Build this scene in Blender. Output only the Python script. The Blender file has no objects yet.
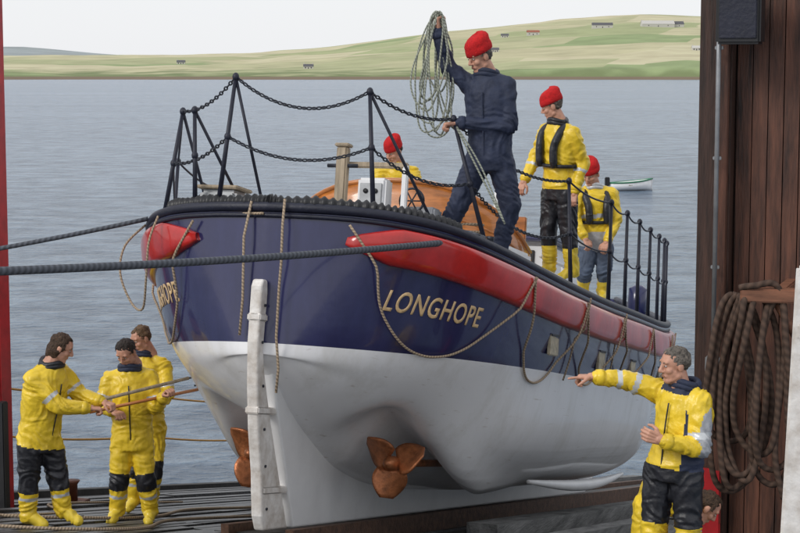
import bpy, bmesh, math, random
import numpy as np
from mathutils import Vector, Matrix, noise
random.seed(7)
sc=bpy.context.scene
C20,S20=math.cos(math.radians(20)),math.sin(math.radians(20))
def V(x,y,z): return Vector((6.16+C20*x-S20*y, S20*x+C20*y, z))
SEA=-8.0
def slipz(s): return -1.3-0.2*s
ANG=math.atan(0.2)

# ---------------- materials
def mat(name,col,rough=.6,metal=0,var=.18,vs=6,bump=.0,bs=40,coat=0,spec=.5,dirt=None,folds=0,stretch=None):
    m=bpy.data.materials.new(name); m.use_nodes=True; nt=m.node_tree; b=nt.nodes['Principled BSDF']
    b.inputs['Roughness'].default_value=rough; b.inputs['Metallic'].default_value=metal
    b.inputs['Specular IOR Level'].default_value=spec
    if coat: b.inputs['Coat Weight'].default_value=coat; b.inputs['Coat Roughness'].default_value=.08
    tc=nt.nodes.new('ShaderNodeTexCoord'); src=tc.outputs['Object']
    if stretch:
        mq=nt.nodes.new('ShaderNodeMapping');mq.inputs['Scale'].default_value=stretch;nt.links.new(src,mq.inputs[0]);src=mq.outputs[0]
    n=nt.nodes.new('ShaderNodeTexNoise'); n.inputs['Scale'].default_value=vs; n.inputs['Detail'].default_value=6; n.inputs['Roughness'].default_value=.65
    nt.links.new(src,n.inputs['Vector'])
    r=nt.nodes.new('ShaderNodeValToRGB')
    r.color_ramp.elements[0].position=.3; r.color_ramp.elements[1].position=.7
    d=dirt or [c*(1-var*1.6) for c in col]
    r.color_ramp.elements[0].color=(*d,1); r.color_ramp.elements[1].color=(*[min(1,c*(1+var*.6)) for c in col],1)
    nt.links.new(n.outputs['Fac'],r.inputs['Fac']); nt.links.new(r.outputs['Color'],b.inputs['Base Color'])
    if bump:
        n2=nt.nodes.new('ShaderNodeTexNoise'); n2.inputs['Scale'].default_value=bs; n2.inputs['Detail'].default_value=4
        nt.links.new(src,n2.inputs['Vector'])
        bp=nt.nodes.new('ShaderNodeBump'); bp.inputs['Strength'].default_value=bump; bp.inputs['Distance'].default_value=.02
        if folds:
            mp=nt.nodes.new('ShaderNodeMapping');mp.inputs['Scale'].default_value=(5,5,9);mp.inputs['Rotation'].default_value=(.4,.5,0);nt.links.new(tc.outputs['Object'],mp.inputs[0])
            n3=nt.nodes.new('ShaderNodeTexNoise');n3.noise_type='RIDGED_MULTIFRACTAL';n3.inputs['Scale'].default_value=1;n3.inputs['Detail'].default_value=2;n3.inputs['Distortion'].default_value=.8;nt.links.new(mp.outputs[0],n3.inputs['Vector'])
            ad=nt.nodes.new('ShaderNodeMath');ad.operation='MULTIPLY_ADD';ad.inputs[1].default_value=folds;nt.links.new(n3.outputs['Fac'],ad.inputs[0]);nt.links.new(n2.outputs['Fac'],ad.inputs[2]);nt.links.new(ad.outputs[0],bp.inputs['Height'])
        else: nt.links.new(n2.outputs['Fac'],bp.inputs['Height'])
        nt.links.new(bp.outputs['Normal'],b.inputs['Normal'])
    return m
def ropemat(name,col,pitch=.04):
    m=bpy.data.materials.new(name); m.use_nodes=True; nt=m.node_tree; b=nt.nodes['Principled BSDF']
    b.inputs['Roughness'].default_value=.85
    uv=nt.nodes.new('ShaderNodeUVMap'); sp=nt.nodes.new('ShaderNodeSeparateXYZ'); nt.links.new(uv.outputs[0],sp.inputs[0])
    a=nt.nodes.new('ShaderNodeMath'); a.operation='MULTIPLY_ADD'; a.inputs[1].default_value=1/pitch
    nt.links.new(sp.outputs['X'],a.inputs[0]); nt.links.new(sp.outputs['Y'],a.inputs[2])
    s=nt.nodes.new('ShaderNodeMath'); s.operation='MULTIPLY'; s.inputs[1].default_value=2*math.pi; nt.links.new(a.outputs[0],s.inputs[0])
    c=nt.nodes.new('ShaderNodeMath'); c.operation='SINE'; nt.links.new(s.outputs[0],c.inputs[0])
    r=nt.nodes.new('ShaderNodeMapRange'); r.inputs['From Min'].default_value=-1; nt.links.new(c.outputs[0],r.inputs['Value'])
    mx=nt.nodes.new('ShaderNodeMix'); mx.data_type='RGBA'; mx.inputs['A'].default_value=(*[v*.6 for v in col],1); mx.inputs['B'].default_value=(*[min(1,v*1.1) for v in col],1)
    nt.links.new(r.outputs[0],mx.inputs['Factor']); nt.links.new(mx.outputs['Result'],b.inputs['Base Color'])
    bp=nt.nodes.new('ShaderNodeBump'); bp.inputs['Strength'].default_value=.6; bp.inputs['Distance'].default_value=.006
    nt.links.new(r.outputs[0],bp.inputs['Height']); nt.links.new(bp.outputs['Normal'],b.inputs['Normal'])
    return m
M={}
M['navy']=mat('navy_paint',(.018,.022,.10),.28,coat=.5,var=.12,vs=2,bump=.05,bs=3)
M['dark']=mat('dark_navy_rubber',(.012,.014,.03),.5,var=.2,bump=.2,bs=30)
M['red']=mat('red_paint',(.58,.022,.018),.3,coat=.6,var=.25,vs=2.5,bump=.2,bs=4)
M['white']=mat('white_paint',(.82,.82,.82),.35,var=.05,vs=3,bump=.06,bs=5)
M['rudder']=mat('rudder_paint',(.78,.76,.73),.5,var=.25,vs=6,bump=.3,bs=18,dirt=(.48,.42,.36))
M['gold']=mat('gold_leaf',(.72,.5,.26),.4,var=.1)
M['bronze']=mat('bronze',(.48,.17,.065),.38,metal=.45,var=.4,vs=9,bump=.25)
M['varnish']=mat('varnished_wood',(.55,.19,.04),.3,coat=.6,var=.35,vs=3,bump=.05,stretch=(1,1,5))
M['deck']=mat('deck_paint',(.45,.46,.48),.7,var=.2)
M['steel']=mat('grey_steel',(.35,.36,.37),.45,metal=.5,var=.2)
M['blackp']=mat('black_plastic',(.015,.015,.017),.45)
M['galv']=mat('chain_steel',(.045,.05,.065),.45,metal=.4,var=.4,vs=30)
M['plate']=mat('port_plate',(.5,.44,.32),.5,var=.3,vs=20)
M['timber']=mat('light_timber',(.45,.36,.25),.7,var=.3,vs=8,stretch=(3,3,.4))
M['rope_tan']=ropemat('rope_tan',(.42,.32,.22),.03)
M['rope_dark']=ropemat('hawser_rope',(.10,.11,.13),.05)
M['rope_green']=ropemat('rope_greygreen',(.36,.38,.31),.03)
M['rope_brown']=ropemat('rope_brown',(.085,.05,.034),.07)
M['rope_orange']=ropemat('rope_orange',(.6,.3,.06),.03)
M['yellow']=mat('yellow_oilskin',(.87,.61,.035),.34,var=.16,vs=4,bump=.6,bs=14,folds=1.4)
M['yboot']=mat('yellow_boot',(.86,.64,.06),.25,var=.08)
M['black']=mat('black_oilskin',(.02,.021,.027),.42,var=.3,bump=.55,bs=14,folds=1.3)
M['navycloth']=mat('navy_cloth',(.026,.036,.075),.7,var=.25,bump=.55,bs=16,folds=1.4)
M['bluetr']=mat('blue_trousers',(.09,.12,.18),.8,var=.25,bump=.5,bs=16,folds=1.2)
M['greyc']=mat('grey_shirt',(.42,.43,.45),.8,var=.2,bump=.5,bs=16,folds=1)
M['refl']=mat('reflective_tape',(.6,.62,.63),.35,metal=.2,var=.1)
M['hat']=mat('red_wool',(.6,.012,.014),.95,var=.2,vs=40,bump=.5,bs=120)
M['skin']=mat('skin',(.60,.31,.21),.5,var=.14,vs=18)
M['lip']=mat('lip',(.40,.15,.12),.5)
M['eyew']=mat('eye_white',(.5,.48,.46),.3,var=0.02)
M['eyed']=mat('eye_dark',(.02,.015,.012),.2)
M['hairb']=mat('brown_hair',(.075,.04,.02),.7,var=.5,vs=60,bump=.8,bs=90)
M['haird']=mat('dark_hair',(.03,.018,.012),.6,var=.5,vs=60,bump=.8,bs=90)
M['hairl']=mat('fair_hair',(.17,.10,.05),.7,var=.5,vs=60,bump=.8,bs=90)
M['hairg']=mat('grey_hair',(.17,.145,.12),.7,var=.5,vs=60,bump=.8,bs=90)
M['woodwall']=mat('dimmed_stained_board',(.12,.046,.026),.55,var=.55,vs=6,bump=.3,bs=30,stretch=(3,3,.25))  # brown boards, colour darkened to supply interior dimness since no roof is built
M['woodpost']=mat('dimmed_stained_post',(.065,.03,.02),.55,var=.5,vs=6,bump=.3,bs=30,stretch=(3,3,.25))  # brown post wood with the indoor dimness included in its colour
M['redpost']=mat('red_gloss',(.42,.015,.02),.4,var=.25)

# ---------------- mesh helpers
def mk(name,verts,faces,mats,parent=None,smooth=True,fm=None,uv=None):
    me=bpy.data.meshes.new(name); me.from_pydata([tuple(v) for v in verts],[],faces); me.validate(clean_customdata=False)
    for m in (mats if isinstance(mats,(list,tuple)) else [mats]): me.materials.append(m)
    if smooth: me.polygons.foreach_set('use_smooth',[True]*len(me.polygons))
    if uv is not None:
        l=me.uv_layers.new(name='UVMap')
        k=0
        for p in me.polygons:
            for j in p.loop_indices:
                l.data[j].uv=uv[k]; k+=1
    me.update()
    o=bpy.data.objects.new(name,me); sc.collection.objects.link(o)
    if parent: o.parent=parent
    return o
def empty(name,loc=(0,0,0),rot=(0,0,0),parent=None):
    e=bpy.data.objects.new(name,None); e.empty_display_size=.2; e.location=loc; e.rotation_euler=rot
    sc.collection.objects.link(e)
    if parent: e.parent=parent
    return e
def cat(pts,sub=6,closed=False):
    P=[Vector(p) for p in pts]; n=len(P); out=[]
    rng=n if closed else n-1
    for i in range(rng):
        if closed: a,b,c,d=P[i-1],P[i],P[(i+1)%n],P[(i+2)%n]
        else: a=P[max(i-1,0)];b=P[i];c=P[i+1];d=P[min(i+2,n-1)]
        for j in range(sub):
            t=j/sub
            out.append(.5*((2*b)+(c-a)*t+(2*a-5*b+4*c-d)*t*t+(3*b-a-3*c+d)*t**3))
    out.append(P[0].copy() if closed else P[-1].copy())
    return out
def tube_data(pts,r,seg=8):
    P=[Vector(p) for p in pts]; n=len(P)
    R=r if isinstance(r,(list,tuple)) else [r]*n
    vs=[];fs=[];uv=[]
    t0=(P[1]-P[0]).normalized(); up=Vector((0,0,1)) if abs(t0.z)<.9 else Vector((1,0,0))
    x=t0.cross(up).normalized()
    L=0;Ls=[]
    for i in range(n):
        t=(P[min(i+1,n-1)]-P[max(i-1,0)])
        if t.length<1e-9: t=t0
        t.normalize(); t0=t
        x=(x-t*x.dot(t)); 
        if x.length<1e-6: x=t.orthogonal()
        x.normalize(); y=t.cross(x)
        if i: L+=(P[i]-P[i-1]).length
        Ls.append(L)
        for j in range(seg):
            a=2*math.pi*j/seg
            vs.append(P[i]+(x*math.cos(a)+y*math.sin(a))*R[i])
    for i in range(n-1):
        for j in range(seg):
            k=(j+1)%seg
            fs.append((i*seg+j,i*seg+k,(i+1)*seg+k,(i+1)*seg+j))
            uv+= [(Ls[i],j/seg),(Ls[i],(j+1)/seg),(Ls[i+1],(j+1)/seg),(Ls[i+1],j/seg)]
    fs.append(tuple(range(seg))[::-1]); uv+=[(0,0)]*seg
    fs.append(tuple((n-1)*seg+j for j in range(seg))); uv+=[(0,0)]*seg
    return vs,fs,uv
def tube(name,pts,r,m,parent=None,seg=8):
    vs,fs,uv=tube_data(pts,r,seg); return mk(name,vs,fs,m,parent,uv=uv)
def multitube(name,lst,m,parent=None,seg=8):
    VS=[];FS=[];UV=[]
    for pts,r in lst:
        vs,fs,uv=tube_data(pts,r,seg); o=len(VS); VS+=vs; FS+=[tuple(i+o for i in f) for f in fs]; UV+=uv
    return mk(name,VS,FS,m,parent,uv=UV)
def box(name,c,size,m,parent=None,bev=.01,rot=None):
    bm=bmesh.new(); bmesh.ops.create_cube(bm,size=1)
    bmesh.ops.scale(bm,vec=size,verts=bm.verts)
    if bev: bmesh.ops.bevel(bm,geom=bm.edges[:],offset=min(bev,min(size)*.3),segments=2,affect='EDGES')
    me=bpy.data.meshes.new(name); bm.to_mesh(me); bm.free(); me.materials.append(m)
    o=bpy.data.objects.new(name,me); sc.collection.objects.link(o); o.location=c
    if rot: o.rotation_euler=rot
    if parent: o.parent=parent
    return o
def boxes(name,lst,m,parent=None):
    VS=[];FS=[]
    for c,s in lst:
        o=len(VS)
        for dx in(-.5,.5):
            for dy in(-.5,.5):
                for dz in(-.5,.5): VS.append((c[0]+dx*s[0],c[1]+dy*s[1],c[2]+dz*s[2]))
        FS+=[tuple(o+i for i in f) for f in((0,1,3,2),(4,6,7,5),(0,4,5,1),(2,3,7,6),(0,2,6,4),(1,5,7,3))]
    return mk(name,VS,FS,m,parent,smooth=False)
def chain(name,pts,parent,r=.0072,L=.06,W=.04):
    P=[Vector(p) for p in pts]; d=[0]
    for i in range(1,len(P)): d.append(d[-1]+(P[i]-P[i-1]).length)
    step=L-2.6*r; n=int(d[-1]/step); VS=[];FS=[]
    def at(s):
        for i in range(1,len(P)):
            if s<=d[i] or i==len(P)-1:
                t=(s-d[i-1])/max(1e-6,d[i]-d[i-1]); return P[i-1].lerp(P[i],t)
    for k in range(n):
        a=at(k*step);b=at((k+1)*step);c=(a+b)/2;t=(b-a).normalized()
        u=t.cross(Vector((0,0,1)));u=u.normalized() if u.length>.01 else Vector((1,0,0)); v=t.cross(u)
        if k%2: u,v=(u+v).normalized(),(v-u).normalized()
        else: u,v=(u-v).normalized(),(v+u).normalized()
        o=len(VS); A,B=10,5
        for i in range(A):
            th=2*math.pi*i/A; cc=c+t*math.cos(th)*(L/2-r)+u*math.sin(th)*(W/2-r)
            rd=(t*math.cos(th)+u*math.sin(th)).normalized()
            for j in range(B):
                ph=2*math.pi*j/B; VS.append(cc+rd*math.cos(ph)*r+v*math.sin(ph)*r)
        for i in range(A):
            for j in range(B):
                FS.append((o+i*B+j,o+((i+1)%A)*B+j,o+((i+1)%A)*B+(j+1)%B,o+i*B+(j+1)%B))
    return mk(name,VS,FS,M['galv'],parent)
def sag(a,b,d,n=16):
    a=Vector(a);b=Vector(b)
    return [a.lerp(b,i/n)-Vector((0,0,1))*d*4*(i/n)*(1-i/n) for i in range(n+1)]

# ---------------- BOAT
S0=12.74; X0=.2; Z0=-1.15-0.2*S0-.0; YAW=math.radians(1.6)
BI=Matrix.Translation((X0,S0,Z0))@Matrix.Rotation(YAW,4,'Z')@Matrix.Rotation(-ANG,4,'X')
boat=empty('lifeboat'); boat.matrix_world=BI
def B2W(p): return BI@Vector(p)
U=[0,.05,.12,.25,.6,1.1,1.8,3,5,7.5,10,12,13.3,14.2]
TB=[.03,.40,.68,.98,1.35,1.60,1.77,1.89,1.94,1.90,1.64,1.12,.5,.03]
TW=[.02,.2,.35,.56,.95,1.28,1.53,1.74,1.84,1.84,1.48,.88,.33,.02]
TD=[2.64,2.64,2.635,2.62,2.57,2.49,2.4,2.31,2.26,2.26,2.38,2.6,2.82,3.0]
TK=[1.5,1.42,1.36,1.24,1.0,.76,.5,.32,.25,.25,.25,.4,.8,1.7]
def pchip(xs,ys):
    xs=np.array(xs);ys=np.array(ys);h=np.diff(xs);d=np.diff(ys)/h;m=np.zeros(len(xs))
    for i in range(1,len(xs)-1):
        if d[i-1]*d[i]>0:
            w1=2*h[i]+h[i-1];w2=h[i]+2*h[i-1]; m[i]=(w1+w2)/(w1/d[i-1]+w2/d[i])
    m[0]=d[0];m[-1]=d[-1]
    def f(x):
        i=int(min(max(np.searchsorted(xs,x)-1,0),len(h)-1)); t=(x-xs[i])/h[i]
        return float((2*t**3-3*t*t+1)*ys[i]+(t**3-2*t*t+t)*h[i]*m[i]+(-2*t**3+3*t*t)*ys[i+1]+(t**3-t*t)*h[i]*m[i+1])
    return f
fB,fW,fD,fK=pchip(U,TB),pchip(U,TW),pchip(U,TD),pchip(U,TK)
WL=1.5
def sstep(x,a,b):
    t=max(0,min(1,(x-a)/(b-a)));return t*t*(3-2*t)
def section(u,n=8):
    B,W,D,k=fB(u),fW(u),fD(u),fK(u)
    q=sstep(u,.9,3.2)
    cx=.70+.18*q; cy=.50-.12*q; bx=.34+.16*q; by=.18-.10*q
    P=[(.03*min(1,W*5),k),(bx*W,k+by*(WL-k)),(cx*W,k+cy*(WL-k)),(W,WL),((W+B)/2+.03*min(1,B),(WL+D)/2),(B,D)]
    pts=[(p.x,p.y) for p in cat([(a,b,0) for a,b in P],n)]
    out=[]
    f=sstep(u,.85,1.6)*max(0,min(1,(4.4-u)/1.7))
    g=sstep(u,1.5,2.4)*max(0,min(1,(4.8-u)/1.8))
    for v,w in pts:
        if w<WL:
            fade=min(1,(WL-w)/.4)
            w+= fade*(f*.36*math.exp(-((v-.58)/.26)**2)-g*.17*math.exp(-((v-1.07)/.16)**2))
        out.append((v,w))
    return out
us=sorted(set([round(x,3) for x in list(np.linspace(0,.3,12))+list(np.linspace(.3,4.4,50))+list(np.linspace(4.4,14.2,40))]))
secs=[section(u) for u in us]; NP=len(secs[0])
def hull_v(u,w):
    s=section(u)[8:]
    for i in range(len(s)-1):
        if s[i][1]<=w<=s[i+1][1]:
            t=(w-s[i][1])/max(1e-6,s[i+1][1]-s[i][1]); return s[i][0]+t*(s[i+1][0]-s[i][0])
    return s[-1][0] if w>s[-1][1] else s[0][0]
VS=[];FS=[]
for side in(1,-1):
    o=len(VS)
    for u,s in zip(us,secs):
        for v,w in s: VS.append((side*v,u,w))
    for i in range(len(us)-1):
        for j in range(NP-1):
            a,b,c,d=o+i*NP+j,o+(i+1)*NP+j,o+(i+1)*NP+j+1,o+i*NP+j+1
            FS.append((a,b,c,d) if side>0 else (d,c,b,a))
h=len(us)*NP
for i in range(len(us)-1): FS.append((i*NP,h+i*NP,h+(i+1)*NP,(i+1)*NP))
for j in range(NP-1):
    FS.append((j,j+1,h+j+1,h+j)); e=(len(us)-1)*NP; FS.append((e+j,h+e+j,h+e+j+1,e+j+1))
hm=bpy.data.materials.new('hull_paint'); hm.use_nodes=True; nt=hm.node_tree; b=nt.nodes['Principled BSDF']
tc=nt.nodes.new('ShaderNodeTexCoord'); sp=nt.nodes.new('ShaderNodeSeparateXYZ'); nt.links.new(tc.outputs['Object'],sp.inputs[0])
a=nt.nodes.new('ShaderNodeMath');a.operation='MULTIPLY_ADD';a.inputs[1].default_value=.012;nt.links.new(sp.outputs['Y'],a.inputs[0]);nt.links.new(sp.outputs['Z'],a.inputs[2])
g=nt.nodes.new('ShaderNodeMath');g.operation='GREATER_THAN';g.inputs[1].default_value=1.55;nt.links.new(a.outputs[0],g.inputs[0])
n=nt.nodes.new('ShaderNodeTexNoise');n.inputs['Scale'].default_value=2.2;n.inputs['Detail'].default_value=9;n.inputs['Roughness'].default_value=.72
mp=nt.nodes.new('ShaderNodeMapping');mp.inputs['Scale'].default_value=(1,1,.3);nt.links.new(tc.outputs['Object'],mp.inputs[0]);nt.links.new(mp.outputs[0],n.inputs['Vector'])
r1=nt.nodes.new('ShaderNodeValToRGB');e=r1.color_ramp.elements;e[0].position=.28;e[0].color=(.74,.73,.71,1);e[1].position=.5;e[1].color=(.88,.88,.89,1)
r2=nt.nodes.new('ShaderNodeValToRGB');e=r2.color_ramp.elements;e[0].position=.3;e[0].color=(.016,.017,.065,1);e[1].position=.75;e[1].color=(.034,.037,.12,1)
nt.links.new(n.outputs['Fac'],r1.inputs[0]);nt.links.new(n.outputs['Fac'],r2.inputs[0])
sn=nt.nodes.new('ShaderNodeTexNoise');sn.inputs['Scale'].default_value=9;sn.inputs['Detail'].default_value=3
sm=nt.nodes.new('ShaderNodeMapping');sm.inputs['Scale'].default_value=(1,.25,3.5);nt.links.new(tc.outputs['Object'],sm.inputs[0]);nt.links.new(sm.outputs[0],sn.inputs['Vector'])
sr=nt.nodes.new('ShaderNodeMapRange');sr.inputs['From Min'].default_value=.67;sr.inputs['From Max'].default_value=.76;sr.inputs['To Max'].default_value=.7;nt.links.new(sn.outputs['Fac'],sr.inputs['Value'])
ms=nt.nodes.new('ShaderNodeMix');ms.data_type='RGBA';ms.inputs['B'].default_value=(.55,.50,.45,1);nt.links.new(sr.outputs[0],ms.inputs['Factor']);nt.links.new(r1.outputs[0],ms.inputs['A'])
mx=nt.nodes.new('ShaderNodeMix');mx.data_type='RGBA';nt.links.new(g.outputs[0],mx.inputs['Factor']);nt.links.new(ms.outputs['Result'],mx.inputs['A']);nt.links.new(r2.outputs[0],mx.inputs['B'])
nt.links.new(mx.outputs['Result'],b.inputs['Base Color'])
rr=nt.nodes.new('ShaderNodeMapRange');nt.links.new(g.outputs[0],rr.inputs['Value']);rr.inputs['To Min'].default_value=.32;rr.inputs['To Max'].default_value=.2;nt.links.new(rr.outputs[0],b.inputs['Roughness'])
b.inputs['Coat Weight'].default_value=.5;b.inputs['Coat Roughness'].default_value=.06
bp=nt.nodes.new('ShaderNodeBump');bp.inputs['Strength'].default_value=.12;bp.inputs['Distance'].default_value=.03
n3=nt.nodes.new('ShaderNodeTexNoise');n3.inputs['Scale'].default_value=5;n3.inputs['Detail'].default_value=3;nt.links.new(tc.outputs['Object'],n3.inputs['Vector']);nt.links.new(n3.outputs['Fac'],bp.inputs['Height']);nt.links.new(bp.outputs['Normal'],b.inputs['Normal'])
mk('hull',VS,FS,hm,boat)
VS=[];FS=[];ND=13
def deckw(u,v):
    B=fB(u); return fD(u)-.06+.2*min(1,B)*(1-min(1,(v/max(B,.01))**2))
for u in us:
    B=max(.01,fB(u)-.01)
    for j in range(ND):
        v=B*(-1+2*j/(ND-1)); VS.append((v,u,deckw(u,v)))
for i in range(len(us)-1):
    for j in range(ND-1): FS.append((i*ND+j,i*ND+j+1,(i+1)*ND+j+1,(i+1)*ND+j))
mk('deck',VS,FS,M['deck'],boat)
def plate(name,poly,th,m,parent,x0=0):
    n=len(poly);VS=[(x0-th/2,u,w) for u,w in poly]+[(x0+th/2,u,w) for u,w in poly]
    FS=[tuple(range(n))[::-1],tuple(range(n,2*n))]+[(i,(i+1)%n,n+(i+1)%n,n+i) for i in range(n)]
    o=mk(name,VS,FS,m,parent,smooth=False)
    md=o.modifiers.new('b','BEVEL');md.width=min(.02,th*.3);md.segments=3
    return o
plate('keel',[(.12,1.45),(.30,1.05),(.55,.6),(.86,.02),(12.6,.02),(13.4,.35),(14.15,1.6),(13.6,1.3),(12.5,.7),(10,.35),(3,.45),(1.9,.62),(1.1,.95),(.6,1.2)],.15,M['white'],boat)
rud=plate('rudder',[(-.13,2.0),(-.10,2.06),(-.01,2.06),(.01,1.95),(-.005,1.5),(.07,1.28),(.24,.95),(.5,.5),(.79,.02),(.28,.02),(.2,.14),(.12,.5),(.0,.85),(-.08,1.2),(-.13,1.55)],.10,M['rudder'],boat)
for w,u0,u1 in((1.75,-.14,.12),(1.0,-.05,.42),(.35,.18,.8)):
    box('rudder_strap',(0,(u0+u1)/2,w),(.12,u1-u0,.06),M['rudder'],boat,.01)
for w in(1.85,1.55,1.2,.85,.55,.2):
    for s in(1,-1): tube('rudder_bolt',[(s*.045,-.05+.25*max(0,1.5-w),w),(s*.062,-.05+.25*max(0,1.5-w),w)],.012,M['galv'],boat,8)
for s in(1,-1):
    pts=[(s*(1.32+.06*math.sin(i/14*3.14)),4.0+i*.35,.44-.08*math.sin(i/14*3.14)) for i in range(15)]
    multitube('bilge_keel',[(pts,[.02+.045*math.sin(i/14*3.14) for i in range(15)])],M['white'],boat)
def propeller(s):
    e=empty('propeller',(s*.66,1.66,.60),(0,.5,0),boat)
    tube('hub',[(0,-.16,0),(0,-.12,0),(0,0,0),(0,.14,0)],[.02,.055,.07,.06],M['bronze'],e,12)
    tube('shaft',[(0,.1,0),(0,1.9,-.02)],.035,M['bronze'],e,10)
    for k in range(3):
        A=k*2*math.pi/3+.9; VS=[];FS=[];nr,nc=9,9
        for i in range(nr):
            t=i/(nr-1); r=.05+.26*t; wd=.19*math.sin(math.pi*(.18+.74*t))**.55+.01; tw=math.radians(62-38*t)
            for j in range(nc):
                c=(j/(nc-1)-.5)*2*wd*.9
                x=c*math.cos(math.pi/2-tw);y=c*math.sin(math.pi/2-tw)*.8
                VS.append((r*math.cos(A)-x*math.sin(A),y,r*math.sin(A)+x*math.cos(A)))
        for i in range(nr-1):
            for j in range(nc-1): FS.append((i*nc+j,i*nc+j+1,(i+1)*nc+j+1,(i+1)*nc+j))
        o=mk('blade',VS,FS,M['bronze'],e); md=o.modifiers.new('s','SOLIDIFY');md.thickness=.018;md.offset=0
for s in(1,-1): propeller(s)
SW=-.225
for s in(1,-1):
    uu=list(np.linspace(.13,1.4,34))+list(np.linspace(1.5,13.4,64)); VS=[];FS=[];K=18
    for i,u in enumerate(uu):
        g=min(1,(i+.3)/5)**.55*(1 if i<len(uu)-3 else (len(uu)-1-i+.2)/3)
        eps=.02; w0=fD(u)+SW
        dv=(fB(u+eps)-fB(u-eps))/(2*eps)
        nx,ny=1,-dv; l=math.hypot(nx,ny);nx/=l;ny/=l
        for j in range(K):
            a=2*math.pi*j/K; cx=abs(math.cos(a))**.7*(1 if math.cos(a)>0 else -1); cz=abs(math.sin(a))**.55*(1 if math.sin(a)>0 else -1)
            w=w0+.150*cz*g; v=hull_v(u,w); off=(.02+.068*cx)*(.4+.6*g)*(1+.12*noise.noise(Vector((u*2,s,cz))))
            VS.append((s*(v+nx*off),u+ny*off,w))
    for i in range(len(uu)-1):
        for j in range(K):
            q=(i*K+j,i*K+(j+1)%K,(i+1)*K+(j+1)%K,(i+1)*K+j); FS.append(q if s<0 else q[::-1])
    FS.append(tuple(range(K)));FS.append(tuple((len(uu)-1)*K+j for j in range(K)))
    mk('fender_strake',VS,FS,M['red'],boat)
st=[]
for i in range(61):
    u=1.3*(1-i/60)**2; st.append((-(fB(u)-.03),u,fD(u)+.02))
st+= [(-x,y,z) for x,y,z in st[::-1][1:]]
fw=[(fB(u)-.03,u,fD(u)+.02) for u in np.linspace(1.4,14,60)]
full=[(-x,y,z) for x,y,z in fw[::-1]]+st+fw
tube('toe_rail',full,.045,M['dark'],boat,8)
tube('rubbing_bead',[(x*1.012,y-.01,z-.07) for x,y,z in full],.022,M['dark'],boat,6)
lumps=[]
for i in range(30,108):
    x,y,z=st[min(i,len(st)-1)]; lumps.append((x*.97,y+.03,z+.045))
tube('ridged_hose',cat(lumps,3),[.052+.012*math.sin(i*1.3)+.006*math.sin(i*.21) for i in range((len(lumps)-1)*3+1)],M['blackp'],boat,10)
def lettering(side):
    cu=bpy.data.curves.new('t','FONT');cu.body='LONGHOPE';cu.size=.27;cu.space_character=1.12;cu.offset=.004;cu.resolution_u=4
    ob=bpy.data.objects.new('t',cu);sc.collection.objects.link(ob)
    dg=bpy.context.evaluated_depsgraph_get();dg.update();me=bpy.data.meshes.new_from_object(ob.evaluated_get(dg));bpy.data.objects.remove(ob)
    bm=bmesh.new();bm.from_mesh(me);bmesh.ops.triangulate(bm,faces=bm.faces)
    for _ in range(2): bmesh.ops.subdivide_edges(bm,edges=[e for e in bm.edges if e.calc_length()>.05],cuts=1); bmesh.ops.triangulate(bm,faces=bm.faces)
    xs=[v.co.x for v in bm.verts];L=max(xs)-min(xs);x0=min(xs)
    wT=1.93;u=.38;tab=[(0,u)]
    while tab[-1][0]<1.6:
        u2=u+.01;tab.append((tab[-1][0]+math.hypot(.01,hull_v(u2,wT)-hull_v(u,wT)),u2));u=u2
    A=np.array(tab); TL=1.06;SC=TL/L
    for v in bm.verts:
        t=(v.co.x-x0)*SC; 
        if side<0: t=TL-t
        u=float(np.interp(t,A[:,0],A[:,1])); w=1.83+v.co.y*SC*1.28+(fD(u)-2.5)*.5
        vv=hull_v(u,w)+.006; v.co=(side*vv,u,w)
    bm.to_mesh(me);bm.free();me.materials.clear();me.materials.append(M['gold'])
    o=bpy.data.objects.new('name_lettering',me);sc.collection.objects.link(o);o.parent=boat
    md=o.modifiers.new('s','SOLIDIFY');md.thickness=.004;md.offset=0
lettering(1);lettering(-1)
for s in(1,-1):
    for u,w,sz in((2.75,1.76,.27),(4.5,1.70,.3),(6.2,1.68,.3),(8.2,1.68,.3)):
        v=hull_v(u,w);yaw=-s*math.atan((fB(u+.05)-fB(u-.05))/.1)
        box('freeing_port',(s*(v+.004),u,w),(.03,sz,.2),M['plate'],boat,.008,(0,0,yaw))
        box('port_hinge',(s*(v+.012),u,w+.09),(.04,sz*.9,.02),M['galv'],boat,.004,(0,0,yaw))
def loop(s,ua,ub,depth,asym=0,top=-.1,n=22):
    out=[]
    for i in range(n+1):
        t=i/n;u=ua+(ub-ua)*(t+asym*math.sin(math.pi*t));w=fD(u)+top-depth*(1-abs(2*t-1)**2.1)
        dw=abs(w-(fD(u)+SW)); off=.10 if dw<.18 else (.10*max(0,1-(dw-.18)/.3)+.018)
        v=hull_v(u,w);out.append((s*(v+off),u-(.03 if u<1 else 0),w))
    return cat(out,2)
ls=[]
for s in(1,-1):
    for ua,ub,d,a in((.10,1.78,.90,-.085),(1.75,3.3,.84,.0),(3.27,4.9,.74,0),(4.9,6.7,.66,0),(6.7,8.5,.6,0),(8.5,10.4,.6,0)):
        ls.append((loop(s,ua,ub,d,a),.011))
    for u,d in((3.28,.85),(4.9,.7)):
        q=[(s*(hull_v(u,w)+(.11 if w>1.9 else .03)),u+.03*math.sin(w*9),w) for w in np.linspace(fD(u)-.05,fD(u)-d,9)]
        ls.append((q,.009))
ls.append((sag((-.02,-.04,2.6),(-.35,.05,2.6),.0,6),.012))
ls.append(([(.16,-.04,2.72),(.18,-.1,2.5),(.19,-.10,2.2),(.17,-.06,2.0),(.17,-.05,1.6),(.17,.04,1.35),(.16,.05,1.15)],.011))
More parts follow.
